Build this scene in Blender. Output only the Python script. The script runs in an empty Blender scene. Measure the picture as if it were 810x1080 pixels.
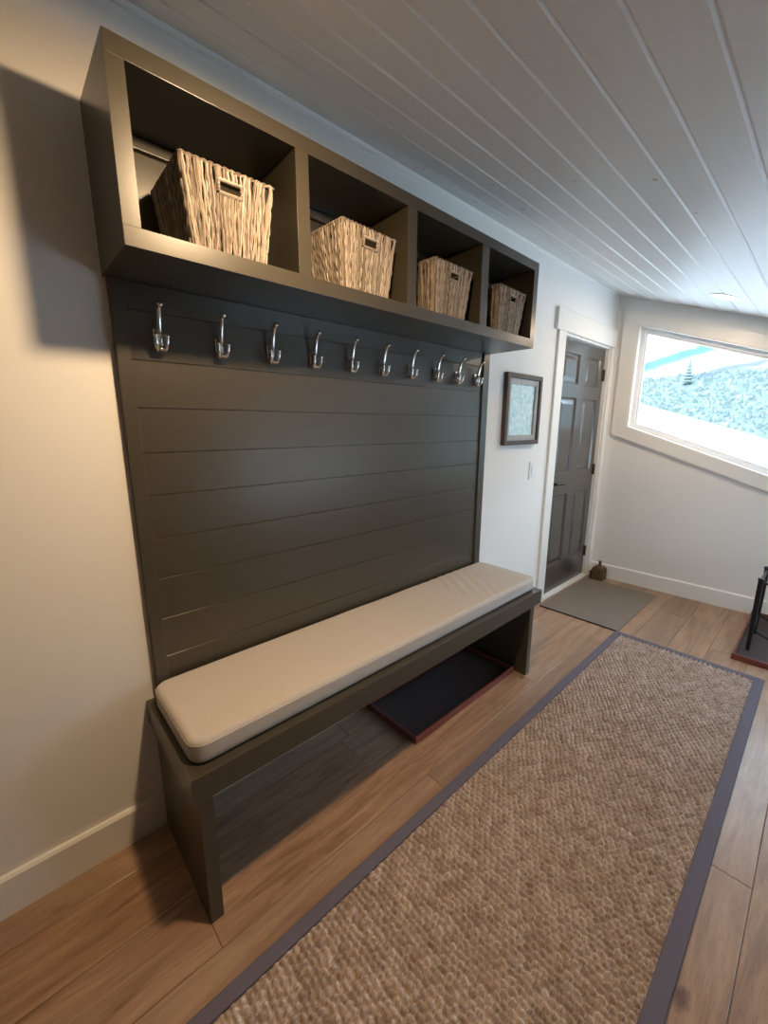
import bpy, bmesh, math, random
import numpy as np
from mathutils import Vector, Matrix, noise
random.seed(7)
S = bpy.context.scene
COL = S.collection
PI = math.pi

# ------------------------------------------------------------------ helpers
def link(name, data):
    o = bpy.data.objects.new(name, data); COL.objects.link(o); return o

def obj(name, bm, mat, parent=None, smooth=False):
    """bm holds world coordinates; they become local to the parent's place"""
    me = bpy.data.meshes.new(name)
    if smooth:
        for f in bm.faces: f.smooth = True
    base = Vector((0, 0, 0))
    o = parent
    while o is not None:
        base += o.location; o = o.parent
    if parent is not None:
        bmesh.ops.translate(bm, verts=bm.verts, vec=-base)
    bm.to_mesh(me); bm.free()
    if smooth:
        try: me.set_sharp_from_angle(angle=math.radians(40))
        except Exception: pass
    me.materials.append(mat)
    o = link(name, me)
    if parent is not None: o.parent = parent
    return o

def tag(o, label=None, cat=None, group=None, kind=None):
    if label: o['label'] = label
    if cat: o['category'] = cat
    if group: o['group'] = group
    if kind: o['kind'] = kind
    return o

def thing(name, loc, label=None, cat=None, group=None, kind=None):
    o = link(name, None); o.location = loc; o.empty_display_size = .05
    return tag(o, label, cat, group, kind)

def copy_tree(o, parent=None):
    c = o.copy(); COL.objects.link(c); c.parent = parent
    for ch in [x for x in bpy.data.objects if x.parent == o]:
        copy_tree(ch, c)
    return c

def box(bm, x0, x1, y0, y1, z0, z1, bev=0.0, seg=2):
    r = bmesh.ops.create_cube(bm, size=1)
    for v in r['verts']:
        v.co = Vector(((x0+x1)/2 + v.co.x*(x1-x0), (y0+y1)/2 + v.co.y*(y1-y0), (z0+z1)/2 + v.co.z*(z1-z0)))
    if bev > 0:
        es = list({e for v in r['verts'] for e in v.link_edges})
        bmesh.ops.bevel(bm, geom=es, offset=bev, segments=seg, affect='EDGES', profile=.6)
    return bm

def prism(bm, pts, axis, a, b):
    """extrude a polygon; axis 'y': pts are (x,z); axis 'x': pts are (y,z); axis 'z': pts (x,y)"""
    def P(p, t):
        return {'y': (p[0], t, p[1]), 'x': (t, p[0], p[1]), 'z': (p[0], p[1], t)}[axis]
    A = [bm.verts.new(P(p, a)) for p in pts]; B = [bm.verts.new(P(p, b)) for p in pts]
    n = len(pts); fs = [bm.faces.new(A), bm.faces.new(B[::-1])]
    for i in range(n):
        fs.append(bm.faces.new((A[i], B[i], B[(i+1) % n], A[(i+1) % n])))
    bmesh.ops.recalc_face_normals(bm, faces=fs)
    return bm

def tube(bm, pts, rad, n=8, caps=True):
    pts = [Vector(p) for p in pts]
    if not isinstance(rad, (list, tuple)): rad = [rad]*len(pts)
    rings = []; up = None
    for i, p in enumerate(pts):
        t = (pts[min(i+1, len(pts)-1)] - pts[max(i-1, 0)]).normalized()
        if up is None:
            up = t.orthogonal().normalized()
        up = (up - t*up.dot(t)).normalized()
        s = t.cross(up)
        rings.append([bm.verts.new(p + rad[i]*(math.cos(a)*up + math.sin(a)*s)) for a in [2*PI*k/n for k in range(n)]])
    for a, b in zip(rings, rings[1:]):
        for k in range(n):
            bm.faces.new((a[k], a[(k+1) % n], b[(k+1) % n], b[k]))
    if caps:
        bm.faces.new(rings[0][::-1]); bm.faces.new(rings[-1])
    return bm

def ball(bm, c, r, sc=(1, 1, 1), u=12, v=8):
    q = bmesh.ops.create_uvsphere(bm, u_segments=u, v_segments=v, radius=r)
    for w in q['verts']:
        w.co = Vector((w.co.x*sc[0]+c[0], w.co.y*sc[1]+c[1], w.co.z*sc[2]+c[2]))
    return bm

def lathe(bm, c, prof, n=32, nrm=(0, 0, 1)):
    q = Vector((0, 0, 1)).rotation_difference(Vector(nrm))
    rings = []
    for r, z in prof:
        rings.append([bm.verts.new(Vector(c) + q @ Vector((max(r, 1e-5)*math.cos(2*PI*k/n), max(r, 1e-5)*math.sin(2*PI*k/n), z))) for k in range(n)])
    for a, b in zip(rings, rings[1:]):
        for k in range(n):
            bm.faces.new((a[k], a[(k+1) % n], b[(k+1) % n], b[k]))
    bmesh.ops.recalc_face_normals(bm, faces=bm.faces)
    return bm

# ------------------------------------------------------------------ materials
class M:
    def __init__(s, name, col=(.8, .8, .8), rough=.5, metal=0, spec=.5):
        s.m = bpy.data.materials.new(name); s.m.use_nodes = True
        s.nt = s.m.node_tree; s.b = s.nt.nodes['Principled BSDF']
        s.b.inputs['Base Color'].default_value = (*col, 1)
        s.b.inputs['Roughness'].default_value = rough
        s.b.inputs['Metallic'].default_value = metal
        s.b.inputs['Specular IOR Level'].default_value = spec
    def n(s, t, **k):
        q = s.nt.nodes.new('ShaderNode'+t)
        for a, v in k.items():
            if a in q.inputs: q.inputs[a].default_value = v
            else: setattr(q, a, v)
        return q
    def l(s, a, b): s.nt.links.new(a, b)
    def coord(s, scale=(1, 1, 1), rot=(0, 0, 0)):
        tc = s.n('TexCoord'); mp = s.n('Mapping')
        mp.inputs['Scale'].default_value = scale; mp.inputs['Rotation'].default_value = rot
        s.l(tc.outputs['Object'], mp.inputs['Vector']); return mp.outputs[0]
    def noise(s, vec, scale, detail=3, rough=.5, dist=0):
        q = s.n('TexNoise'); q.inputs['Scale'].default_value = scale; q.inputs['Detail'].default_value = detail
        q.inputs['Roughness'].default_value = rough; q.inputs['Distortion'].default_value = dist
        s.l(vec, q.inputs['Vector']); return q.outputs['Fac']
    def ramp(s, fac, stops):
        q = s.n('ValToRGB'); e = q.color_ramp.elements
        while len(e) < len(stops): e.new(.5)
        for i, (p, c) in enumerate(stops):
            e[i].position = p; e[i].color = (*c, 1) if len(c) == 3 else c
        s.l(fac, q.inputs[0]); return q.outputs[0]
    def mix(s, a, b, fac, mode='MIX'):
        q = s.n('Mix', data_type='RGBA', blend_type=mode)
        for v, i in ((fac, 0), (a, 6), (b, 7)):
            if isinstance(v, (int, float)): q.inputs[i].default_value = v
            elif isinstance(v, tuple): q.inputs[i].default_value = (*v, 1)
            else: s.l(v, q.inputs[i])
        return q.outputs[2]
    def math(s, op, a, b=0.0, c=0.0):
        q = s.n('Math', operation=op)
        for i, v in enumerate((a, b, c)):
            if isinstance(v, (int, float)): q.inputs[i].default_value = v
            else: s.l(v, q.inputs[i])
        return q.outputs[0]
    def color(s, c): s.l(c, s.b.inputs['Base Color'])
    def bump(s, h, strength=.3, dist=.002):
        q = s.n('Bump'); q.inputs['Strength'].default_value = strength; q.inputs['Distance'].default_value = dist
        s.l(h, q.inputs['Height']); s.l(q.outputs[0], s.b.inputs['Normal'])

def paint(name, col, rough, bs=180, st=.05, var=.04, spec=.5):
    m = M(name, col, rough, 0, spec); v = m.coord()
    m.color(m.mix(col, tuple(c*(1-var*2) for c in col), m.noise(v, 3, 2)))
    m.bump(m.noise(v, bs, 2), st, .001); return m.m

WALL = paint('warm white wall paint', (.80, .785, .75), .6, 260, .08, .01)
TAUPE = paint('bounce-cutting unseen wall tone', (.30, .26, .21), .6, 260, .08, .01)  # dark tone of the unseen walls, picked to cut bounced light
TRIM = paint('white trim paint', (.80, .785, .74), .35, 60, .03, .01)
DARK = paint('dark bronze cabinet paint', (.052, .044, .029), .31, 90, .035, .03, .8)
DARKDOOR = paint('charcoal door paint', (.062, .056, .050), .24, 90, .03, .03, 1.0)
VINYL = paint('white window vinyl', (.8, .8, .8), .35, 60, .02, .01)
CHROME = M('satin nickel', (.80, .78, .75), .2, 1).m
BLACK = M('black metal', (.012, .012, .013), .4, .3).m
BRONZE = M('dark bronze hinge', (.05, .04, .03), .4, .8).m
PLATE = M('white switch plastic', (.75, .75, .73), .35).m

# ceiling boards
c = M('whitewashed ceiling boards', (.6, .6, .57), .5)
v = c.coord((14, 1.1, 1)); g = c.noise(v, 3, 4, .55, .3)
isl = c.noise(c.coord((1, 1, 1)), 1.3, 2)
base = c.mix((.66, .66, .65), (.73, .73, .72), g)
vk = c.coord((6.0, 5.0, 1)); vor = c.n('TexVoronoi'); vor.inputs['Scale'].default_value = 1.0
vor.inputs['Randomness'].default_value = 1.0; c.l(vk, vor.inputs['Vector'])
wob = c.noise(c.coord((40, 25, 1)), 1, 3)
dd = c.math('ADD', vor.outputs['Distance'], c.math('MULTIPLY', wob, .10))
kn = c.ramp(dd, [(.0, (1, 1, 1)), (.085, (1, 1, 1)), (.115, (0, 0, 0))])
sepc = c.n('SeparateColor'); c.l(vor.outputs['Color'], sepc.inputs[0])
keep = c.math('GREATER_THAN', sepc.outputs[0], .42)
kf = c.math('MULTIPLY', c.math('MULTIPLY', kn, keep), .65)
c.color(c.mix(base, (.20, .17, .14), kf))
c.bump(c.noise(c.coord((60, 3, 1)), 2, 3), .08, .002)
CEIL = c.m

# wood floor (one island per plank)
w = M('brown oak planks', (.3, .18, .1), .38)
geo = w.n('NewGeometry'); rnd = geo.outputs['Random Per Island']
tc = w.n('TexCoord'); mp = w.n('Mapping'); mp.inputs['Scale'].default_value = (9, .9, 1)
comb = w.n('CombineXYZ'); w.l(w.math('MULTIPLY', rnd, 37.0), comb.inputs[0]); w.l(w.math('MULTIPLY', rnd, 91.0), comb.inputs[1])
vadd = w.n('VectorMath', operation='ADD'); w.l(tc.outputs['Object'], vadd.inputs[0]); w.l(comb.outputs[0], vadd.inputs[1])
w.l(vadd.outputs[0], mp.inputs['Vector']); V = mp.outputs[0]
grain = w.noise(V, 2.6, 6, .62, 1.3)
fine = w.noise(V, 22, 4, .6, .2)
blot = w.noise(vadd.outputs[0], 2.2, 3, .5)
base = w.ramp(grain, [(.28, (.17, .088, .046)), (.5, (.32, .185, .108)), (.72, (.44, .275, .172))])
base = w.mix(base, (.42, .30, .21), w.math('MULTIPLY', rnd, .40))
base = w.mix(base, (.12, .065, .038), w.math('MULTIPLY', w.ramp(fine, [(.52, (0, 0, 0)), (.75, (1, 1, 1))]), .38))
base = w.mix(base, (.16, .09, .055), w.math('MULTIPLY', w.ramp(blot, [(.55, (0, 0, 0)), (.8, (1, 1, 1))]), .5))
vk = w.n('TexVoronoi'); vk.inputs['Scale'].default_value = 2.6; mk = w.n('Mapping'); mk.inputs['Scale'].default_value = (1.5, .8, 1)
w.l(vadd.outputs[0], mk.inputs['Vector']); w.l(mk.outputs[0], vk.inputs['Vector'])
knd = w.math('ADD', vk.outputs['Distance'], w.math('MULTIPLY', w.noise(vadd.outputs[0], 40, 2), .07))
base = w.mix(base, (.07, .035, .02), w.math('MULTIPLY', w.ramp(knd, [(.075, (1, 1, 1)), (.12, (0, 0, 0))]), .8))
base = w.mix(base, (.13, .075, .05), w.math('MULTIPLY', w.ramp(w.math('FRACT', w.math('MULTIPLY', rnd, 7.3)), [(.55, (0, 0, 0)), (.75, (1, 1, 1))]), .32))
w.color(base); w.bump(w.math('ADD', grain, w.math('MULTIPLY', fine, .5)), .10, .002)
w.l(w.ramp(fine, [(.3, (.27, .27, .27)), (.8, (.42, .42, .42))]), w.b.inputs['Roughness'])
FLOOR = w.m
GAP = M('dark floor gap', (.05, .03, .02), .8).m

# fabrics
def fabric(name, col, scale, st=.4, sheen=0, var=.12):
    m = M(name, col, .9, 0, .2); v = m.coord()
    w1 = m.n('TexWave', wave_type='BANDS', bands_direction='X'); w1.inputs['Scale'].default_value = scale; w1.inputs['Distortion'].default_value = .6
    w2 = m.n('TexWave', wave_type='BANDS', bands_direction='Y'); w2.inputs['Scale'].default_value = scale; w2.inputs['Distortion'].default_value = .6
    m.l(v, w1.inputs['Vector']); m.l(v, w2.inputs['Vector'])
    h = m.math('ADD', w1.outputs['Fac'], w2.outputs['Fac'])
    nz = m.noise(v, 170, 4, .8)
    m.color(m.mix(tuple(x*(1-var) for x in col), tuple(min(1, x*(1+var)) for x in col), nz))
    m.bump(m.math('ADD', h, nz), st, .0015); return m.m
LINEN = fabric('oatmeal linen', (.53, .485, .435), 130)
BIND = fabric('slate violet cotton binding', (.135, .120, .150), 260, .25)
MATC = fabric('grey ribbed mat', (.25, .205, .165), 60, .9)
LEATH = M('brown leather block', (.10, .052, .022), .5).m
OLIVE = M('olive canvas', (.045, .04, .016), .8).m

m = M('seagrass rug', (.4, .3, .2), .75, 0, .25); v = m.coord()
a = m.n('Attribute', attribute_name='lump'); nz = m.noise(v, 9, 3, .6); nf = m.noise(m.coord((260, 110, 60)), 1, 3, .6)
base = m.ramp(a.outputs['Fac'], [(0, (.25, .185, .15)), (.45, (.45, .36, .31)), (1, (.64, .54, .48))])
base = m.mix(base, (.30, .195, .12), m.math('MULTIPLY', m.ramp(nz, [(.35, (0, 0, 0)), (.75, (1, 1, 1))]), .35))
base = m.mix(base, (.15, .10, .07), m.math('MULTIPLY', m.ramp(nf, [(.48, (0, 0, 0)), (.66, (1, 1, 1))]), .65))
m.color(base); m.bump(nf, .7, .002); RUG = m.m

m = M('twisted water hyacinth', (.3, .2, .12), .7, 0, .3)
g = m.n('NewGeometry'); nz = m.noise(m.coord((60, 60, 9)), 1, 3)
base = m.ramp(g.outputs['Random Per Island'], [(0, (.11, .085, .065)), (.35, (.22, .18, .14)), (.7, (.35, .29, .23)), (1, (.47, .41, .34))])
base = m.mix(base, (.09, .06, .04), m.math('MULTIPLY', m.ramp(nz, [(.45, (0, 0, 0)), (.7, (1, 1, 1))]), .5))
m.color(base); m.bump(m.noise(m.coord((700, 700, 60)), 1, 2), .6, .001); STRAW = m.m
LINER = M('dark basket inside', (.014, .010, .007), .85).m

m = M('mahogany tray', (.2, .05, .035), .32); v = m.coord((3, 3, 30))
m.color(m.mix((.22, .058, .042), (.12, .030, .022), m.noise(v, 3, 3))); TRAY = m.m
TRAYIN = M('shade-toned tray base', (.040, .026, .024), .6).m  # brown tray base, darkened to carry the shade inside the trays
m = M('distressed dark picture frame', (.05, .03, .02), .5); v = m.coord()
m.color(m.mix((.035, .02, .014), (.10, .065, .045), m.noise(v, 30, 3))); FRAME = m.m
m = M('weathered grey picture liner', (.4, .4, .38), .5); v = m.coord()
m.color(m.mix((.28, .27, .26), (.52, .51, .50), m.noise(v, 40, 3))); LINERG = m.m
m = M('print with window reflection', (.6, .7, .7), .6); v = m.coord()
m.color(m.ramp(m.noise(v, 28, 5, .7), [(.35, (.42, .62, .64)), (.5, (.62, .82, .84)), (.62, (.88, .92, .92))])); PRINT = m.m  # window reflection put into the print as pale snowy colour

def glass(name, tint=(1, 1, 1), base=.05):
    m = bpy.data.materials.new(name); m.use_nodes = True; nt = m.node_tree; nt.nodes.clear()
    o = nt.nodes.new('ShaderNodeOutputMaterial'); t = nt.nodes.new('ShaderNodeBsdfTransparent'); g = nt.nodes.new('ShaderNodeBsdfGlossy')
    x = nt.nodes.new('ShaderNodeMixShader'); f = nt.nodes.new('ShaderNodeFresnel'); g2 = nt.nodes.new('ShaderNodeNewGeometry'); mr = nt.nodes.new('ShaderNodeMapRange'); mr.inputs[3].default_value = 1.5; mr.inputs[4].default_value = 1/1.5
    nt.links.new(g2.outputs['Backfacing'], mr.inputs[0]); nt.links.new(mr.outputs[0], f.inputs[0])
    t.inputs[0].default_value = (*tint, 1); g.inputs['Roughness'].default_value = .01
    nt.links.new(f.outputs[0], x.inputs[0]); nt.links.new(t.outputs[0], x.inputs[1]); nt.links.new(g.outputs[0], x.inputs[2])
    nt.links.new(x.outputs[0], o.inputs[0]); return m
GLASS = glass('window glass', (.97, .99, .98)); PGLASS = glass('picture glass')

def emis(name, col, st):
    m = bpy.data.materials.new(name); m.use_nodes = True; b = m.node_tree.nodes['Principled BSDF']
    b.inputs['Emission Color'].default_value = (*col, 1); b.inputs['Emission Strength'].default_value = st
    b.inputs['Base Color'].default_value = (.8, .8, .8, 1); return m
LAMP = emis('lamp diffuser', (1, .88, .72), 14)

# ------------------------------------------------------------------ dimensions
YF, YB, XR = 3.74, -4.2, 2.7
ZC, SL = 2.441, .352
zc = lambda x: ZC - SL*x
DL, DR, DH = 2.785, 3.665, 2.024

def struct(name, bm, mat, parent=None, smooth=False):
    o = obj(name, bm, mat, parent, smooth)
    if parent is None: o['kind'] = 'structure'
    return o

# floor: a sub-slab and individual planks inside one mesh
bm = bmesh.new()
W0 = .19; xs0 = .5 - 3*W0
joints = {2: [.015, 1.75, 3.2], 5: [-.6, 1.5], 6: [.5, 2.9], 7: [-.55, 1.26, 3.05], 8: [.2, 2.2], 3: [.85, 2.45], 4: [-.2, 1.5, 3.3], 1: [-.9, .7, 2.1]}
k = -1
while xs0 + k*W0 < XR:
    a = max(xs0 + k*W0, 0); b = min(xs0 + (k+1)*W0, XR)
    if b > a + .005:
        js = joints.get(k, [random.uniform(-1, 0), random.uniform(.6, 1.6), random.uniform(2.2, 3.2)])
        ys = [YB, -2.3 + .13*(k % 5)] + sorted(js) + [YF]
        for y0, y1 in zip(ys, ys[1:]):
            x0, x1, yy0, yy1 = a+.0007, b-.0007, y0+.0007, y1-.0007
            e = .0018
            vs = [bm.verts.new(p) for p in ((x0, yy0, -.02), (x1, yy0, -.02), (x1, yy1, -.02), (x0, yy1, -.02))]
            vm = [bm.verts.new(p) for p in ((x0, yy0, -e*.6), (x1, yy0, -e*.6), (x1, yy1, -e*.6), (x0, yy1, -e*.6))]
            vt = [bm.verts.new(p) for p in ((x0+e, yy0+e, 0), (x1-e, yy0+e, 0), (x1-e, yy1-e, 0), (x0+e, yy1-e, 0))]
            bm.faces.new(vt); bm.faces.new(vs[::-1])
            for i in range(4):
                j = (i+1) % 4
                bm.faces.new((vs[i], vs[j], vm[j], vm[i])); bm.faces.new((vm[i], vm[j], vt[j], vt[i]))
    k += 1
fl = struct('floor', bm, FLOOR)
bm = bmesh.new(); box(bm, -.15, XR+.1, YB-.1, YF+.1, -.12, -.019); struct('subfloor', bm, GAP, fl)

# ceiling: V-jointed boards running towards the far wall
bm = bmesh.new(); pts = []; step = .1178; x = 0.0
prof = [(0, zc(0))]
kx = 1
gw, gd = .0068, .0052
while kx*step < XR:
    xx = kx*step
    prof += [(xx-gw, zc(xx-gw)), (xx-.0007, zc(xx)+gd), (xx+.0007, zc(xx)+gd), (xx+gw, zc(xx+gw))]
    kx += 1
prof += [(XR, zc(XR))]
rows = []
for yy in (YB, YF):
    rows.append([bm.verts.new((p[0], yy, p[1])) for p in prof])
for i in range(len(prof)-1):
    bm.faces.new((rows[0][i], rows[1][i], rows[1][i+1], rows[0][i+1]))
struct('ceiling', bm, CEIL)
bm = bmesh.new(); prism(bm, [(-.15, zc(-.15)+.02), (XR+.1, zc(XR+.1)+.02), (XR+.1, zc(XR+.1)+.14), (-.15, zc(-.15)+.14)], 'y', YB-.1, YF+.12)
struct('roof_deck', bm, WALL, bpy.data.objects['ceiling'])

# left wall with door opening
bm = bmesh.new()
prism(bm, [(YB-.1, 0), (DL, 0), (DL, DH), (DR, DH), (DR, 0), (YF, 0), (YF, ZC+.02), (YB-.1, ZC+.02)], 'x', -.12, 0)
struct('wall_left', bm, WALL)
# far wall with a raked window opening
wb = lambda x: 1.430 - .362*x
wt = lambda x: 2.258 - .362*x
WX0, WX1 = .173, 2.02
bm = bmesh.new()
Y0, Y1 = YF, YF+.14
prism(bm, [(-.15, -.02), (WX0, -.02), (WX0, zc(WX0)+.03), (-.15, zc(-.15)+.03)], 'y', Y0, Y1)
prism(bm, [(WX0, -.02), (WX1, -.02), (WX1, wb(WX1)), (WX0, wb(WX0))], 'y', Y0, Y1)
prism(bm, [(WX0, wt(WX0)), (WX1, wt(WX1)), (WX1, zc(WX1)+.03), (WX0, zc(WX0)+.03)], 'y', Y0, Y1)
prism(bm, [(WX1, -.02), (XR+.1, -.02), (XR+.1, zc(XR+.1)+.03), (WX1, zc(WX1)+.03)], 'y', Y0, Y1)
struct('wall_back', bm, WALL)
# right (knee) wall with an unseen low window added as cool daylight fill, and the wall behind the camera
RY0, RY1, RZ0, RZ1 = 1.5, 3.3, .55, 1.25
bm = bmesh.new()
zt = zc(XR)+.03
prism(bm, [(YB-.1, -.02), (RY0, -.02), (RY0, zt), (YB-.1, zt)], 'x', XR, XR+.12)
prism(bm, [(RY1, -.02), (YF, -.02), (YF, zt), (RY1, zt)], 'x', XR, XR+.12)
prism(bm, [(RY0, -.02), (RY1, -.02), (RY1, RZ0), (RY0, RZ0)], 'x', XR, XR+.12)
prism(bm, [(RY0, RZ1), (RY1, RZ1), (RY1, zt), (RY0, zt)], 'x', XR, XR+.12)
struct('wall_right', bm, TAUPE)
bm = bmesh.new(); prism(bm, [(-.12, -.02), (XR+.12, -.02), (XR+.12, zc(XR+.12)+.03), (-.12, zc(-.12)+.03)], 'y', YB-.12, YB)
struct('wall_front', bm, TAUPE)

def bframe(bm, y0, y1, x0, x1, fb, ft, wdt, wt_=None):
    """a raked frame: outer limits x0..x1, lines fb(x), ft(x); members wdt wide"""
    h = wdt*1.06
    prism(bm, [(x0, fb(x0)), (x1, fb(x1)), (x1, fb(x1)+h), (x0, fb(x0)+h)], 'y', y0, y1)
    prism(bm, [(x0, ft(x0)-h), (x1, ft(x1)-h), (x1, ft(x1)), (x0, ft(x0))], 'y', y0, y1)
    prism(bm, [(x0, fb(x0)+h), (x0+wdt, fb(x0+wdt)+h), (x0+wdt, ft(x0+wdt)-h), (x0, ft(x0)-h)], 'y', y0, y1)
    prism(bm, [(x1-wdt, fb(x1-wdt)+h), (x1, fb(x1)+h), (x1, ft(x1)-h), (x1-wdt, ft(x1-wdt)-h)], 'y', y0, y1)

win = thing('window_1', (1.1, YF+.07, 1.2), kind='structure')
bm = bmesh.new(); bframe(bm, YF+.05, YF+.11, WX0, WX1, wb, wt, .040)
obj('window_frame', bm, VINYL, win)
bm = bmesh.new(); bframe(bm, YF+.065, YF+.09, WX0+.04, WX1-.04, lambda x: wb(x)+.0425, lambda x: wt(x)-.0425, .014)
obj('sash', bm, VINYL, win)
bm = bmesh.new(); a, b = WX0+.045, WX1-.045
prism(bm, [(a, wb(a)+.045), (b, wb(b)+.045), (b, wt(b)-.045), (a, wt(a)-.045)], 'y', YF+.074, YF+.078)
obj('pane', bm, GLASS, win)
# casing boards
bm = bmesh.new()
cb = lambda x: 1.332-.356*x; ct = lambda x: 2.346-.362*x
x0, x1, xi0, xi1 = .062, 2.13, WX0, WX1
prism(bm, [(x0, cb(x0)), (x1, cb(x1)), (x1, wb(x1)-.0), (x0, wb(x0))], 'y', YF-.02, YF)
prism(bm, [(x0, wt(x0)), (x1, wt(x1)), (x1, ct(x1)), (x0, ct(x0))], 'y', YF-.02, YF)
prism(bm, [(x0, wb(x0)), (xi0, wb(xi0)), (xi0, wt(xi0)), (x0, wt(x0))], 'y', YF-.019, YF)
prism(bm, [(xi1, wb(xi1)), (x1, wb(x1)), (x1, wt(x1)), (xi1, wt(xi1))], 'y', YF-.019, YF)
# reveal lining
prism(bm, [(xi0-.001, wb(xi0)), (xi0+.012, wb(xi0+.012)), (xi0+.012, wt(xi0+.012)), (xi0-.001, wt(xi0))], 'y', YF-.015, YF+.06)
prism(bm, [(xi0, wb(xi0)), (xi1, wb(xi1)), (xi1, wb(xi1)+.012), (xi0, wb(xi0)+.012)], 'y', YF-.02, YF+.06)
prism(bm, [(xi0, wt(xi0)-.012), (xi1, wt(xi1)-.012), (xi1, wt(xi1)), (xi0, wt(xi0))], 'y', YF-.015, YF+.06)
struct('trim_1', bm, TRIM)

fill_win = thing('fill_window', (XR+.06, 2.4, .9), kind='structure')  # unseen window, added to bring in fill light from the right
bm = bmesh.new()
for a0, a1, b0, b1 in ((RY0, RY1, RZ0, RZ0+.05), (RY0, RY1, RZ1-.05, RZ1), (RY0, RY0+.05, RZ0+.05, RZ1-.05), (RY1-.05, RY1, RZ0+.05, RZ1-.05), (2.375, 2.425, RZ0+.05, RZ1-.05)):
    box(bm, XR+.04, XR+.1, a0, a1, b0, b1)
obj('window_frame', bm, VINYL, fill_win)  # frame of the unseen window added for fill light
for a0, a1 in ((RY0+.05, 2.375), (2.425, RY1-.05)):
    bm = bmesh.new(); box(bm, XR+.068, XR+.072, a0, a1, RZ0+.05, RZ1-.05); obj('pane', bm, GLASS, fill_win)  # panes of the unseen window added for fill light

# baseboards
def baseboard(name, pts, axis, a, b):
    bm = bmesh.new(); prism(bm, pts, axis, a, b); struct(name, bm, TRIM)
bh = .128
baseboard('baseboard_left', [(0, 0), (.016, 0), (.016, bh-.008), (.010, bh), (0, bh)], 'y', YB, 2.655)
baseboard('baseboard_back', [(YF, 0), (YF-.016, 0), (YF-.016, bh-.008), (YF-.010, bh), (YF, bh)], 'x', .016, XR)
baseboard('baseboard_right', [(XR, 0), (XR-.016, 0), (XR-.016, bh-.008), (XR-.010, bh), (XR, bh)], 'y', YB, YF-.017)
# small mould where left wall meets the boards
bm = bmesh.new(); prism(bm, [(0, zc(0)-.018), (.008, zc(0)-.018), (.014, zc(.014)-.010), (.018, zc(.018)-.001), (0, zc(0)-.001)], 'y', YB, YF)
struct('trim_2', bm, TRIM)

# ------------------------------------------------------------------ door with casing
bm = bmesh.new()
box(bm, -.001, .018, DL-.105, DL+.004, 0, DH+.0, .002)
box(bm, -.001, .018, DR-.004, YF-.003, 0, DH+.0, .002)
box(bm, -.001, .024, DL-.15, YF-.003, DH, DH+.138, .003)
# jambs and stop
box(bm, -.12, .0, DL-.001, DL+.014, 0, DH); box(bm, -.12, .0, DR-.014, DR+.001, 0, DH)
box(bm, -.12, .0, DL, DR, DH-.014, DH+.001)
box(bm, -.085, -.072, DL+.014, DL+.03, 0, DH-.014); box(bm, -.085, -.072, DR-.03, DR-.014, 0, DH-.014)
struct('trim_3', bm, TRIM)
bm = bmesh.new(); box(bm, -.12, .012, DL+.002, DR-.002, 0, .014, .003); struct('trim_4', bm, TRIM)

door = thing('door_1', (-.05, (DL+DR)/2, .016), kind='structure')
def panel_door():
    bm = bmesh.new()
    XF = -.030
    ya, yb, za, zb = DL+.017, DR-.017, .018, DH-.017
    ycuts = [ya, 2.882, 3.165, 3.290, 3.570, yb]
    zcuts = [za, .245, .830, 1.010, 1.592, 1.695, 1.915, zb]
    for i in range(5):
        for j in range(7):
            y0, y1, z0, z1 = ycuts[i], ycuts[i+1], zcuts[j], zcuts[j+1]
            if i in (1, 3) and j in (1, 3, 5):
                loops = []
                for ins, dx in ((0, 0), (.010, -.012), (.022, -.012), (.050, -.003)):
                    loops.append([bm.verts.new((XF+dx, *q)) for q in ((y0+ins, z0+ins), (y1-ins, z0+ins), (y1-ins, z1-ins), (y0+ins, z1-ins))])
                for A, B in zip(loops, loops[1:]):
                    for q in range(4):
                        bm.faces.new((A[q], A[(q+1) % 4], B[(q+1) % 4], B[q]))
                bm.faces.new(loops[-1])
            else:
                bm.faces.new([bm.verts.new((XF, *q)) for q in ((y0, z0), (y1, z0), (y1, z1), (y0, z1))])
    bmesh.ops.remove_doubles(bm, verts=bm.verts, dist=.0002)
    # edges and back
    o = [(ya, za), (yb, za), (yb, zb), (ya, zb)]
    A = [bm.verts.new((XF, *q)) for q in o]; B = [bm.verts.new((XF-.04, *q)) for q in o]
    for q in range(4): bm.faces.new((A[q], A[(q+1) % 4], B[(q+1) % 4], B[q]))
    bm.faces.new(B[::-1])
    bmesh.ops.recalc_face_normals(bm, faces=bm.faces)
    return bm
obj('door_slab', panel_door(), DARKDOOR, door)
hd = thing('door_handle', (0, 0, 0)); hd.parent = door
bpy.data.objects.remove(hd)
bm = bmesh.new()
lathe(bm, (-.030, 2.86, .935), [(0, 0), (.030, 0), (.030, .006), (.024, .010), (.010, .012), (.010, .045), (0, .045)], 20, (1, 0, 0))
tube(bm, [(.010, 2.855, .935), (.016, 2.88, .936), (.018, 2.93, .934), (.016, 2.975, .929)], [.013, .012, .011, .010], 10)
obj('door_handle', bm, BLACK, door, True)
for z in (.24, 1.0, 1.80):
    bm = bmesh.new(); box(bm, -.0295, -.020, DR-.022, DR-.013, z-.045, z+.045, .001); tube(bm, [(-.022, DR-.017, z-.048), (-.022, DR-.017, z+.048)], .006, 10)
    obj('hinge', bm, BRONZE, door)

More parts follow.
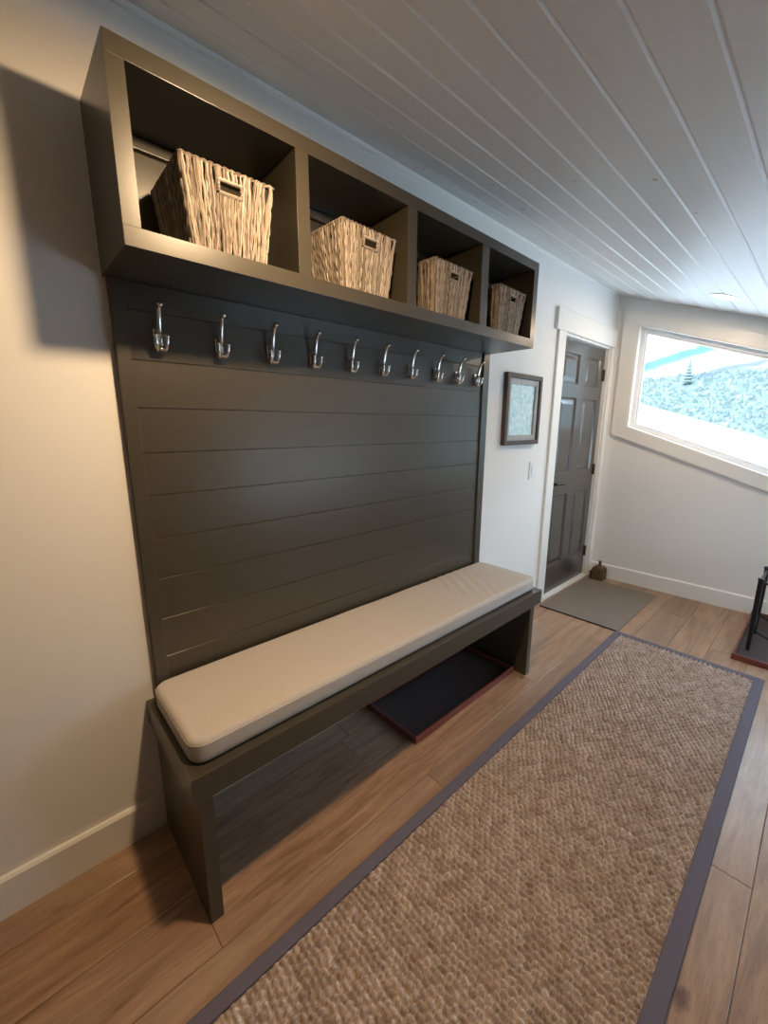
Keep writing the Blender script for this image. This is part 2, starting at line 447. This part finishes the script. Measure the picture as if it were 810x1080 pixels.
# ------------------------------------------------------------------ bench, plank back, cubby shelf
L, D, HB, SLAB = 1.865, .432, .49, .078
bench = thing('storage_bench', (.22, L/2, 0), 'long dark bronze painted bench with slab top and plank legs against left wall', 'bench')
bm = bmesh.new(); box(bm, .001, D, .0, L, HB-SLAB, HB, .0025)
obj('bench_top', bm, DARK, bench)
for y in (.014, L-.066-.037):
    bm = bmesh.new(); box(bm, .0175, .427, y, y+.037, 0, HB-SLAB, .002); obj('leg', bm, DARK, bench)

panel = thing('plank_back_panel', (.01, .94, HB), 'dark bronze horizontal plank wall panel between bench and cubby shelf', 'wall panel')
gr = [1.695, 1.561, 1.4265, 1.2949, 1.1649, 1.0283, .8969, .7608, .6282]
P0, P1, PI0, PI1 = .034, 1.846, .0715, 1.79
bm = bmesh.new()
edges = [1.7695] + gr + [HB+.001]
for z1, z0 in zip(edges, edges[1:]):
    e = .0022
    pr = [(.001, z0), (.010, z0), (.010, z0+e), (.0165, z0+e), (.017, z0+e+.0005), (.017, z1-.0005), (.0165, z1), (.001, z1)]
    prism(bm, pr, 'y', PI0, PI1)
obj('planks', bm, DARK, panel)
for a, b in ((P0, PI0-.001), (PI1+.001, P1)):
    bm = bmesh.new(); box(bm, .001, .027, a, b, HB+.001, 1.7695, .0015); obj('stile', bm, DARK, panel)

DS, S0, S1, Z0, Z1, OZ0, OZ1 = .276, .026, 1.858, 1.7705, 2.1685, 1.8125, 2.1287
shelf = thing('cubby_shelf', (.14, .94, Z0), 'long dark bronze wall cubby shelf with four open compartments', 'shelf')
bm = bmesh.new(); box(bm, .001, DS, S0, S1, Z0, OZ0, .0008); obj('bottom_board', bm, DARK, shelf)
bm = bmesh.new(); box(bm, .001, DS, S0, S1, OZ1, Z1, .0008); obj('top_board', bm, DARK, shelf)
for a, b in ((S0, .063), (1.8175, S1)):
    bm = bmesh.new(); box(bm, .001, DS-.0001, a, b, OZ0, OZ1, .0003); obj('side_panel', bm, DARK, shelf)
for a, b in ((.472, .514), (.921, .9691), (1.3745, 1.4262)):
    bm = bmesh.new(); box(bm, .014, DS-.0001, a, b, OZ0, OZ1, .0003); obj('divider', bm, DARK, shelf)
bm = bmesh.new(); box(bm, .001, .013, .063, 1.8175, OZ0, OZ1); obj('back_board', bm, DARK, shelf)
for a, b in ((.064, .471), (.515, .920), (.970, 1.3735), (1.4272, 1.8165)):
    bm = bmesh.new(); box(bm, .0135, .030, a, b, 2.098, OZ1-.0005, .002); obj('cleat', bm, DARK, shelf)

# cushion
def rounded_box(x0, x1, y0, y1, z0, z1, rc, re, nx=40, ny=150, nz=10, dome=.006, wrinkle=True):
    """rc: corner radius in plan, re: edge radius"""
    bm = bmesh.new(); hx, hy, hz = (x1-x0)/2, (y1-y0)/2, (z1-z0)/2
    cx, cy, cz = (x0+x1)/2, (y0+y1)/2, (z0+z1)/2
    def lin(n, dense):
        t = [i/n for i in range(n+1)]
        return [-math.cos(PI*q)*.35 + (2*q-1)*.65 for q in t]
    bmesh.ops.create_grid(bm, x_segments=1, y_segments=1, size=1); bm.clear()
    X, Y, Zs = lin(nx, 1), lin(ny, 1), lin(nz, 1); cache = {}
    def vert(a, b, c):
        k = (round(a, 5), round(b, 5), round(c, 5))
        if k in cache: return cache[k]
        p = Vector((a*hx, b*hy, c*hz))
        q = Vector((max(-hx+rc, min(hx-rc, p.x)), max(-hy+rc, min(hy-rc, p.y)), 0))
        d = Vector((p.x-q.x, p.y-q.y, 0)); r = d.length
        # vertical rounding
        rr = max(abs(d.x), abs(d.y))
        zz = p.z
        if r > 1e-9:
            d = d/r*rr
        cr = rc-re
        if rr > cr:
            u = rr-cr; vz = max(0, abs(zz)-(hz-re))
            if vz > 0:
                m = math.hypot(u, vz); s = max(u, vz)/m
                u2, v2 = u*s, vz*s
            else: u2, v2 = u, vz
            d = d.normalized()*(cr+u2)
            zz = math.copysign(hz-re+v2, zz) if vz > 0 else zz
        P = Vector((q.x+d.x, q.y+d.y, zz))
        if c > .999 or abs(c) <= 1:
            t = (c+1)/2
            P.z += t*dome*(1-(P.x/hx)**4)*(1-(P.y/hy)**6)
            if wrinkle and c > 0:
                n = noise.noise(Vector((P.x*5, P.y*5, 1)))*.0022
                yy = (P.y+cy); 
                wv = math.exp(-((yy-1.45)/.16)**2)*.0028*math.sin(yy*95+P.x*60)*max(0, .5-P.x/hx*.3)
                P.z += t*(n+wv)
        v = bm.verts.new((P.x+cx, P.y+cy, P.z+cz)); cache[k] = v; return v
    def face_grid(A, B, f):
        for i in range(len(A)-1):
            for j in range(len(B)-1):
                vs = [f(A[i], B[j]), f(A[i+1], B[j]), f(A[i+1], B[j+1]), f(A[i], B[j+1])]
                if len(set(vs)) == 4:
                    try: bm.faces.new(vs)
                    except ValueError: pass
    for s in (-1, 1):
        face_grid(X, Y, lambda a, b: vert(a, b, s)); face_grid(X, Zs, lambda a, b: vert(a, s, b)); face_grid(Y, Zs, lambda a, b: vert(s, a, b))
    bmesh.ops.recalc_face_normals(bm, faces=bm.faces)
    return bm
cu = thing('bench_cushion', (.22, .95, HB), 'long oatmeal linen seat cushion lying on the dark bench', 'cushion')
obj('cushion_body', rounded_box(.031, .404, .016, 1.85, HB+.0005, .562, .045, .018), LINEN, cu, True)
bm = bmesh.new()
def seam(z, off):
    pts = []; rc = .045; xa, xb, ya, yb = .031-off, .404+off, .016-off, 1.85+off
    for (cx_, cy_, a0) in ((xb-rc, ya+rc, -PI/2), (xb-rc, yb-rc, 0), (xa+rc, yb-rc, PI/2), (xa+rc, ya+rc, PI)):
        for q in range(9):
            a = a0+q*PI/16; pts.append((cx_+rc*math.cos(a), cy_+rc*math.sin(a), z))
    pts.append(pts[0]); return pts
tube(bm, seam(.549, -.0008), .0016, 6); obj('seam', bm, LINEN, cu, True)

# coat hooks
def make_hook():
    h = thing('coat_hook', (.017, 0, 1.65), 'x', 'coat hook', 'double coat hooks in a row under the cubby shelf')
    X = .017
    bm = bmesh.new(); box(bm, X, X+.004, -.0125, .0125, 1.594, 1.652, .0018)
    ball(bm, (X+.005, 0, 1.644), .004, (.5, 1, 1)); ball(bm, (X+.005, 0, 1.600), .004, (.5, 1, 1)); obj('back_plate', bm, CHROME, h, True)
    bm = bmesh.new()
    tube(bm, [(X+.002, 0, 1.622), (X+.013, 0, 1.632), (X+.021, 0, 1.648), (X+.026, 0, 1.668), (X+.032, 0, 1.688), (X+.041, 0, 1.703), (X+.050, 0, 1.709)], [.009, .0085, .0075, .0066, .0062, .0062, .007], 10)
    ball(bm, (X+.051, 0, 1.710), .0085); ball(bm, (X+.010, 0, 1.622), .012, (.9, .85, 1.5)); ball(bm, (X+.020, 0, 1.594), .009, (1.3, .9, .7)); obj('upper_prong', bm, CHROME, h, True)
    for s in (-1, 1):
        bm = bmesh.new()
        tube(bm, [(X+.003, s*.004, 1.606), (X+.012, s*.006, 1.596), (X+.022, s*.0095, 1.592), (X+.030, s*.0125, 1.598), (X+.035, s*.0145, 1.612), (X+.036, s*.0155, 1.626)], [.007, .0068, .0064, .0062, .006, .006], 10)
        ball(bm, (X+.036, s*.0157, 1.629), .0074); obj('lower_prong', bm, CHROME, h, True)
    return h
hk = make_hook()
nth = ['first', 'second', 'third', 'fourth', 'fifth', 'sixth', 'seventh', 'eighth', 'ninth', 'tenth']
HY = [.145, .324, .503, .678, .855, 1.027, 1.205, 1.387, 1.556, 1.725]
for i, y in enumerate(HY):
    o = hk if i == 0 else copy_tree(hk)
    o.location = (.017, y, 1.65)
    if i == 0: lab = 'nickel double coat hook nearest the camera, leftmost of the row'
    elif i == 9: lab = 'nickel double coat hook at the far right end of the row'
    else: lab = 'nickel double coat hook, %s from the left in the row' % nth[i]
    o['label'] = lab

# ------------------------------------------------------------------ woven baskets
def make_basket():
    """origin at the bottom centre; front faces +x"""
    H, bx, by, tx, ty = .187, .100, .098, .121, .120
    root = thing('storage_basket', (0, 0, 0), 'x', 'basket', 'woven baskets in the cubby shelf')
    R = random.Random(3)
    hy, hz0, hz1 = .030, .133, .160      # hand hole
    corners = lambda t: [((bx+(tx-bx)*t)*sx, (by+(ty-by)*t)*sy) for sx, sy in ((1, -1), (1, 1), (-1, 1), (-1, -1))]
    def pt(side, u, t, off=0):
        c0 = corners(t)[side]; c1 = corners(t)[(side+1) % 4]
        x = c0[0]+(c1[0]-c0[0])*u; y = c0[1]+(c1[1]-c0[1])*u
        n = [(1, 0), (0, 1), (-1, 0), (0, -1)][side]
        return (x+n[0]*off, y+n[1]*off, t*H)
    bm = bmesh.new()
    for side in range(4):
        N = 40 if side % 2 == 0 else 36
        for i in range(N):
            u = (i+.5)/N; ph = R.uniform(0, 6.3); am = R.uniform(.0006, .0022); fr = R.uniform(4, 8); r0 = R.uniform(.0028, .0042)
            segs = [(0, 1)]
            if side == 0 or side == 2:
                yy = abs((u-.5)*2*(by+(ty-by)*.8))
                if yy < hy+.002: segs = [(0, (hz0-.003)/H), ((hz1+.003)/H, 1)]
            lean = R.uniform(-.01, .01)
            for t0, t1 in segs:
                n = max(3, int(26*(t1-t0))); pts = []; rr = []
                for k in range(n+1):
                    t = t0+(t1-t0)*k/n
                    w = am*math.sin(fr*t*2+ph)+lean*(t-.5)
                    off = .0014*math.sin(30*t+ph*2)
                    uu = min(.995, max(.005, u+w/.22))
                    pts.append(pt(side, uu, t, off)); rr.append(r0*(1+.16*math.sin(52*t+ph)))
                tube(bm, pts, rr, 6)
    obj('woven_body', bm, STRAW, root, True)
    # dark inner shell, with the hand holes left open
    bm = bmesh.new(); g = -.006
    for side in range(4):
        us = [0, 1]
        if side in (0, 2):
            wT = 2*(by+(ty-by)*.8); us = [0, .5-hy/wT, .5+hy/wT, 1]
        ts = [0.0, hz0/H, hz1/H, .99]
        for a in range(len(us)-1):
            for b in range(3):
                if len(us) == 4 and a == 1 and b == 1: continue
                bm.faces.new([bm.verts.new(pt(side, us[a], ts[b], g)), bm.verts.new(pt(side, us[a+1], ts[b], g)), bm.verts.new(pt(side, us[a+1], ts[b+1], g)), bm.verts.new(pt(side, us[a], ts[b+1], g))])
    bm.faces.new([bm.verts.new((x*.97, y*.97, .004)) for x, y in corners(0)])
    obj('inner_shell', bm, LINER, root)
    # braided rim
    bm = bmesh.new()
    for s in (0, 1):
        pts = []
        for side in range(4):
            for k in range(40):
                u = k/40; q = (side*40+k)/160*2*PI*28+s*PI
                p = pt(side, u, 1.0, -.001+.0022*math.cos(q)); pts.append((p[0], p[1], p[2]+.0028*math.sin(q)))
        pts.append(pts[0]); tube(bm, pts, .0026, 6)
    obj('rim', bm, STRAW, root, True)
    # wrapped edge of the front hand hole
    bm = bmesh.new()
    wT = 2*(by+(ty-by)*.8)
    for u0, t0, u1, t1 in ((.5-hy/wT, hz0/H, .5+hy/wT, hz0/H), (.5+hy/wT, hz0/H, .5+hy/wT, hz1/H), (.5+hy/wT, hz1/H, .5-hy/wT, hz1/H), (.5-hy/wT, hz1/H, .5-hy/wT, hz0/H)):
        n = 12
        tube(bm, [pt(0, u0+(u1-u0)*k/n, t0+(t1-t0)*k/n, .0035) for k in range(n+1)], [.0036+.0012*(k % 2) for k in range(n+1)], 6)
    obj('handle_edge', bm, STRAW, root, True)
    return root
b0 = make_basket()
spots = [(.283, -1, 'seagrass basket in leftmost cubby, its left side in shadow'), (.748, 2, 'seagrass basket in the second cubby from the left'),
         (1.196, 1, 'seagrass basket in the third cubby from the left'), (1.640, 2, 'greyer looking seagrass basket in rightmost cubby')]
for i, (y, a, lab) in enumerate(spots):
    o = b0 if i == 0 else copy_tree(b0)
    o.location = (.150, y, OZ0+.006); o.rotation_euler = (0, 0, math.radians(a)); o['label'] = lab

# ------------------------------------------------------------------ trays
def tray(name, x0, x1, y0, y1, h, t, label, feet=False):
    r = thing(name, ((x0+x1)/2, (y0+y1)/2, 0), label, 'tray')
    bm = bmesh.new(); box(bm, x0+t, x1-t, y0+t, y1-t, .001, .008); obj('tray_base', bm, TRAYIN, r)
    bm = bmesh.new()
    for a in ((x0, x1, y0, y0+t), (x0, x1, y1-t, y1), (x0, x0+t, y0+t, y1-t), (x1-t, x1, y0+t, y1-t)):
        box(bm, *a, 0, h, .0015)
    obj('tray_rim', bm, TRAY, r); return r
tray('boot_tray', .02, .362, .93, 1.745, .032, .010, 'low mahogany rimmed boot tray on the floor under the bench')
tray('boot_tray', 1.180, 1.64, 2.85, 3.715, .035, .012, 'mahogany rimmed boot tray at right edge holding a black metal stand')

st = thing('metal_stand', (1.39, 3.19, .008), 'black round metal stand standing in the tray at the right edge', 'stand')
C0, R0 = Vector((1.39, 3.19)), .218
for k in range(4):
    a = PI/4+k*PI/2; p = C0+R0*Vector((math.cos(a), math.sin(a)))
    bm = bmesh.new(); tube(bm, [(p.x, p.y, .008), (p.x, p.y, .16), (p.x, p.y, .47)], [.011, .013, .014], 10)
    ball(bm, (p.x, p.y, .474), .018, (1, 1, .6)); obj('post', bm, BLACK, st, True)
CS = [C0+R0*Vector((math.cos(PI/4+k*PI/2), math.sin(PI/4+k*PI/2))) for k in range(4)]
for k in range(4):
    p, q = CS[k], CS[(k+1) % 4]
    bm = bmesh.new(); tube(bm, [(p.x, p.y, .455), (q.x, q.y, .455)], .008, 8); obj('top_rail', bm, BLACK, st, True)
    bm = bmesh.new(); tube(bm, [(p.x+(q.x-p.x)*t, p.y+(q.y-p.y)*t, .15-.05*math.sin(PI*t)) for t in [i/12 for i in range(13)]], .006, 8); obj('lower_rail', bm, BLACK, st, True)

# ------------------------------------------------------------------ rugs
def runner():
    x0, x1, y0, y1 = .590, 1.350, -.75, 2.685
    root = thing('runner_rug', ((x0+x1)/2, (y0+y1)/2, 0), 'long tan seagrass runner with slate violet binding on the wood floor', 'rug')
    a0, a1, b0, b1 = x0+.036, x1-.040, y0+.036, y1-.036
    res = .0028
    nx, ny = int((a1-a0)/res), int((b1-b0)/res)
    X = np.linspace(a0, a1, nx+1); Y = np.linspace(b0, b1, ny+1)
    XX, YY = np.meshgrid(X, Y)
    rng = np.random.default_rng(2)
    def sm(shape_s, amp):
        n = rng.normal(size=(int((b1-b0)/shape_s)+3, int((a1-a0)/shape_s)+3))
        fy = (YY-b0)/shape_s; fx = (XX-a0)/shape_s; iy = fy.astype(int); ix = fx.astype(int); ty = fy-iy; tx = fx-ix
        ty = ty*ty*(3-2*ty); tx = tx*tx*(3-2*tx)
        return amp*((n[iy, ix]*(1-tx)+n[iy, ix+1]*tx)*(1-ty)+(n[iy+1, ix]*(1-tx)+n[iy+1, ix+1]*tx)*ty)
    px, py = .0225, .0185
    ux = XX+sm(.035, .0032); uy = YY+sm(.035, .0030)
    row = np.floor(uy/py).astype(int)
    fy = uy/py-row-.5
    q = ux/px+.5*(row % 2); colm = np.floor(q).astype(int); fx = q-colm-.5
    h = np.clip(1-(np.abs(fx)/.455)**2.2-(np.abs(fy)/.46)**2.2, 0, 1)**.6
    rnd = ((np.sin(row*127.1+colm*311.7)*43758.5453) % 1)
    h = h*(.86+.2*rnd)
    slope = .18*fx*np.where(row % 2 == 0, 1, -1)
    hh = np.clip(h+slope*h, 0, 1.3)
    Z = .0025+.0145*hh+sm(.007, .0010)+sm(.2, .0006)
    fade = np.clip(np.minimum(np.minimum(XX-a0, a1-XX), np.minimum(YY-b0, b1-YY))/.012, 0, 1)
    Z = .003+(Z-.003)*fade
    Z[0, :] = Z[-1, :] = .003; Z[:, 0] = Z[:, -1] = .003
    me = bpy.data.meshes.new('woven_field')
    lx, ly = root.location.x, root.location.y
    verts = np.stack([XX-lx, YY-ly, Z], -1).reshape(-1, 3)
    i = np.arange(ny)[:, None]*(nx+1)+np.arange(nx)[None, :]
    faces = np.stack([i, i+1, i+nx+2, i+nx+1], -1).reshape(-1, 4)
    me.vertices.add(len(verts)); me.vertices.foreach_set('co', verts.ravel())
    me.loops.add(faces.size); me.loops.foreach_set('vertex_index', faces.ravel().astype(np.int32))
    me.polygons.add(len(faces)); me.polygons.foreach_set('loop_start', np.arange(0, faces.size, 4, dtype=np.int32))
    me.polygons.foreach_set('loop_total', np.full(len(faces), 4, dtype=np.int32))
    me.update(); me.validate()
    at = me.attributes.new('lump', 'FLOAT', 'POINT'); at.data.foreach_set('value', np.clip(.25+.75*rnd, 0, 1).astype(np.float32).ravel())
    me.polygons.foreach_set('use_smooth', np.ones(len(me.polygons), dtype=bool))
    me.materials.append(RUG)
    o = link('woven_field', me); o.parent = root
    bm = bmesh.new()
    e = .0015
    for a in ((x0, a0+.004, y0, y1), (a1-.004, x1, y0, y1), (a0+.0035, a1-.0035, y0, b0+.004), (a0+.0035, a1-.0035, b1-.004, y1)):
        box(bm, *a, .0005, .0125, .004, 3)
    obj('binding', bm, BIND, root)
runner()

dm = thing('door_mat', (.315, 3.17, 0), 'flat grey ribbed mat on the floor in front of the door', 'mat')
bm = bmesh.new(); box(bm, .040, .600, 2.700, 3.590, .0005, .008, .002)
obj('mat_field', bm, MATC, dm)
bm = bmesh.new(); box(bm, .040, .600, 2.690, 2.700, .0003, .0085, .001); obj('mat_edge', bm, BLACK, dm)

# door stop
ds = thing('door_stop', (.122, 3.640, 0), 'small brown and olive door stop with upright handle beside the door casing', 'door stop')
bm = bmesh.new(); prism(bm, [(.075, 3.575), (.175, 3.575), (.180, 3.685), (.070, 3.685)], 'z', 0, .125)
for v in bm.verts:
    if v.co.z > .05: v.co.x = .125+(v.co.x-.125)*.92; v.co.y = 3.63+(v.co.y-3.63)*.9
bmesh.ops.bevel(bm, geom=list(bm.edges), offset=.012, segments=3, affect='EDGES')
obj('weighted_block', bm, LEATH, ds, True)
bm = bmesh.new(); box(bm, .060, .108, 3.580, 3.68, 0, .085, .010, 3); obj('canvas_side', bm, OLIVE, ds, True)
bm = bmesh.new(); tube(bm, [(.125, 3.63, .12), (.126, 3.63, .15), (.126, 3.63, .178)], [.012, .011, .014], 12); obj('handle', bm, LEATH, ds, True)

# ------------------------------------------------------------------ picture and switch
pic = thing('framed_picture', (.0, 2.26, 1.26), 'small framed print with painted window reflection in dark wood frame on the wall left of the door', 'picture')
y0, y1, z0, z1 = 2.045, 2.475, 1.258, 1.694
def rect_frame(bm, y0, y1, z0, z1, w, xa, xb, bev=.002):
    box(bm, xa, xb, y0, y0+w, z0, z1, bev); box(bm, xa, xb, y1-w, y1, z0, z1, bev)
    box(bm, xa, xb-.001, y0+w, y1-w, z0, z0+w, bev); box(bm, xa, xb-.001, y0+w, y1-w, z1-w, z1, bev)
bm = bmesh.new(); rect_frame(bm, y0, y1, z0, z1, .028, .001, .030); obj('frame', bm, FRAME, pic)
bm = bmesh.new(); rect_frame(bm, y0+.028, y1-.028, z0+.028, z1-.028, .034, .001, .019); obj('inner_moulding', bm, LINERG, pic)
bm = bmesh.new(); box(bm, .001, .006, y0+.06, y1-.06, z0+.06, z1-.06); obj('print', bm, PRINT, pic)
bm = bmesh.new(); box(bm, .010, .012, y0+.062, y1-.062, z0+.062, z1-.062); obj('glazing', bm, PGLASS, pic)

sw = thing('light_switch', (0, 2.47, 1.015), 'white light switch plate on the wall between picture and door', 'light switch')
bm = bmesh.new(); box(bm, .0003, .006, 2.432, 2.507, 1.014, 1.134, .002); obj('cover_plate', bm, PLATE, sw)
bm = bmesh.new(); box(bm, .006, .010, 2.453, 2.486, 1.040, 1.108, .0015); obj('rocker', bm, PLATE, sw)

# ------------------------------------------------------------------ recessed ceiling lights
nrm = Vector((-SL, 0, -1)).normalized()
def can(x, y, label, power, col):
    c = Vector((x, y, zc(x)))
    r = thing('recessed_light', c, label, 'ceiling light', 'recessed ceiling lights')
    bm = bmesh.new(); lathe(bm, c, [(.062, -.004), (.064, .004), (.080, .006), (.088, .002), (.088, -.002)], 40, nrm); obj('trim_ring', bm, TRIM, r, True)
    bm = bmesh.new(); lathe(bm, c, [(.0, .0015), (.063, .0015)], 40, nrm); obj('diffuser', bm, LAMP, r)
    ld = bpy.data.lights.new('lamp', 'AREA'); ld.shape = 'DISK'; ld.size = .10; ld.energy = power; ld.color = col; ld.spread = math.radians(175)
    lo = link('lamp', ld); lo.parent = r; lo.location = nrm*.010; lo.rotation_euler = nrm.to_track_quat('-Z', 'Y').to_euler()
can(.785, .345, 'recessed ceiling light above the near end of the bench', 20, (1, .69, .39))
can(.818, 3.14, 'lit recessed ceiling light near the raked window', 9, (1, .72, .46))

# ------------------------------------------------------------------ outdoors
m = M('bright snow', (.86, .88, .90), .8); m.bump(m.noise(m.coord(), .6, 4), .5, .3); SNOW = m.m
def terrain(name, xs, ys, f, mat):
    bm = bmesh.new(); g = [[bm.verts.new((x, y, f(x, y))) for x in xs] for y in ys]
    for j in range(len(ys)-1):
        for i in range(len(xs)-1):
            bm.faces.new((g[j][i], g[j][i+1], g[j+1][i+1], g[j+1][i]))
    for fc in bm.faces: fc.smooth = True
    o = obj(name, bm, mat); return tag(o, kind='structure')
def lins(a, b, n): return [a+(b-a)*i/n for i in range(n+1)]
def fs(x, y):
    # snow bank climbing to a crest 12 m away, sloping down to the right
    t = max(0, min(1, (y-4)/8.0)); crest = 1.92-.328*(x+2.1)
    crest = max(-2.5, min(3.6, crest))
    z = .1+(crest-.1)*(t*t*(3-2*t))
    if y > 12: z -= (y-12)*.5
    return z+.05*noise.noise(Vector((x*.5, y*.5, 0)))
terrain('snow_bank', lins(-24, 24, 80), lins(3.95, 20, 40), fs, SNOW)
m = M('snowy mountainside', (.8, .85, .9), .9)
tc = m.n('TexCoord'); sp = m.n('SeparateXYZ'); m.l(tc.outputs['Object'], sp.inputs[0]); X, Y = sp.outputs[0], sp.outputs[1]
vec = m.coord()
nb = m.noise(vec, .35, 4, .6); nf = m.noise(m.coord((2.2, .9, .9)), .9, 5, .75)
nbs = m.math('MULTIPLY', m.math('SUBTRACT', nb, .5), 5.0)
def shade_band(x1, y1, x2, y2, wd, xa, xb):  # blue bands: shaded snow put into the slope's colour
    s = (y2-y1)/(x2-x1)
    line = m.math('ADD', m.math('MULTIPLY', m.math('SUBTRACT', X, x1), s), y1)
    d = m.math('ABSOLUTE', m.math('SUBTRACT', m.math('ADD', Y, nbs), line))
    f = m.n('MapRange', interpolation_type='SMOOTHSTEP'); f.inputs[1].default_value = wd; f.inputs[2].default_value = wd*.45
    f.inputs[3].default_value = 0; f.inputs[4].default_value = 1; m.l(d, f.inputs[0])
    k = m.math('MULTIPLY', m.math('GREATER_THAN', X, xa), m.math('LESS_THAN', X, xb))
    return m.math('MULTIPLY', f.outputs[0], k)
scrubline = m.math('ADD', m.math('MULTIPLY', m.math('ADD', X, 18.0), .15), 65.0)
inscrub = m.math('LESS_THAN', m.math('ADD', Y, nbs), scrubline)
snowy = (.19, .185, .17)
thick = m.ramp(nf, [(.36, (.06, .088, .088)), (.5, (.085, .118, .115)), (.62, (.145, .15, .14))])
thin = m.ramp(nf, [(.36, (.08, .08, .075)), (.48, snowy)])
col = m.mix(thin, thick, inscrub)
col = m.mix(col, (.012, .075, .145), m.math('MULTIPLY', shade_band(-19, 70.5, -13, 78, 3.4, -40, -10), .9))
col = m.mix(col, (.022, .065, .10), m.math('MULTIPLY', shade_band(-19, 67.8, -10, 79, 1.0, -40, -7), .6))
col = m.mix(col, (.030, .045, .10), m.math('MULTIPLY', shade_band(-10, 66.5, -5, 69.5, 1.6, -11.5, 30), .75))
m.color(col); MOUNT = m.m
def fm(x, y):
    return .42*(y-45)-1+1.2*noise.noise(Vector((x*.06, y*.06, 3)))*min(1, abs(y-66)/40+.1)
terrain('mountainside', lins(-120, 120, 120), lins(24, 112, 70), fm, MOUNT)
m = M('frosted shrub', (.080, .108, .102), .9); SHRUB = m.m
bm = bmesh.new(); rr = random.Random(5)
for _ in range(2600):
    y = rr.uniform(49, 66); x = rr.uniform(-24, 8); s = rr.uniform(.05, .17)
    if math.hypot(x+12, y-62.5) < 1.6: continue
    z = fm(x, y)
    bmesh.ops.create_cone(bm, cap_ends=False, segments=5, radius1=s, radius2=s*.3, depth=s*2.0, matrix=Matrix.Translation((x, y, z+s*.7)) @ Matrix.Rotation(rr.uniform(-.4, .4), 4, 'Y'))
o = obj('scrub', bm, SHRUB); tag(o, 'pale frosted scrub and saplings scattered over the snowy mountainside', 'shrubs', kind='stuff')
PALE = M('frosted conifer', (.10, .135, .125), .9).m
tr = thing('conifer_tree', (-12, 62.5, fm(-12, 62.5)), 'pale green conifer standing on the mountainside outside the window', 'tree')
bm = bmesh.new(); b = tr.location
for k in range(7):
    z = .3+k*.36; r = .62*(1-k/7.6)
    lathe(bm, (b.x, b.y, b.z+z), [(r, 0), (r*.5, .27), (.03, .62)], 9)
obj('foliage', bm, PALE, tr)
bm = bmesh.new(); tube(bm, [b, b+Vector((0, 0, 2.5))], .12, 8); obj('trunk', bm, PALE, tr)

# ------------------------------------------------------------------ light
sun = bpy.data.lights.new('sun', 'SUN'); sun.energy = 7.5; sun.angle = .01; sun.color = (1, .97, .92)
so = link('sun', sun); so.rotation_euler = Vector((.35, .72, -.60)).to_track_quat('-Z', 'Y').to_euler()
wd = bpy.data.worlds.new('sky'); S.world = wd; wd.use_nodes = True
bg = wd.node_tree.nodes['Background']; bg.inputs[0].default_value = (.60, .78, 1.0, 1); bg.inputs[1].default_value = 8.6
def portal(name, loc, d, sx, sy):
    ld = bpy.data.lights.new(name, 'AREA'); ld.shape = 'RECTANGLE'; ld.size = sx; ld.size_y = sy
    ld.cycles.is_portal = True
    o = link(name, ld); o.location = loc; o.rotation_euler = Vector(d).to_track_quat('-Z', 'Z').to_euler(); return o
portal('sky_portal', (1.1, YF+.125, 1.44), (0, -1, 0), 2.0, 1.7)
portal('sky_portal', (XR+.11, 2.4, .9), (-1, 0, 0), 1.8, .7)

# ------------------------------------------------------------------ camera
cd = bpy.data.cameras.new('camera'); cam = link('camera', cd)
cd.sensor_fit = 'HORIZONTAL'; cd.sensor_width = 36; cd.lens = 435.2278*36/810; cd.clip_start = .02; cd.clip_end = 1000
r = Vector((0.67913835, 0.73400129, 0.00363378)); u = Vector((-0.15446139, 0.13807293, 0.9783034)); f = Vector((-0.71757423, 0.66496464, -0.20714548))
mt = Matrix((r, u, -f)).transposed().to_4x4(); mt.translation = (1.413, -.2425, 1.3822)
cam.matrix_world = mt
S.camera = cam
S.view_settings.view_transform = 'Standard'; S.view_settings.look = 'None'; S.view_settings.gamma = 1
S.view_settings.use_curve_mapping = False; S.view_settings.exposure = 0
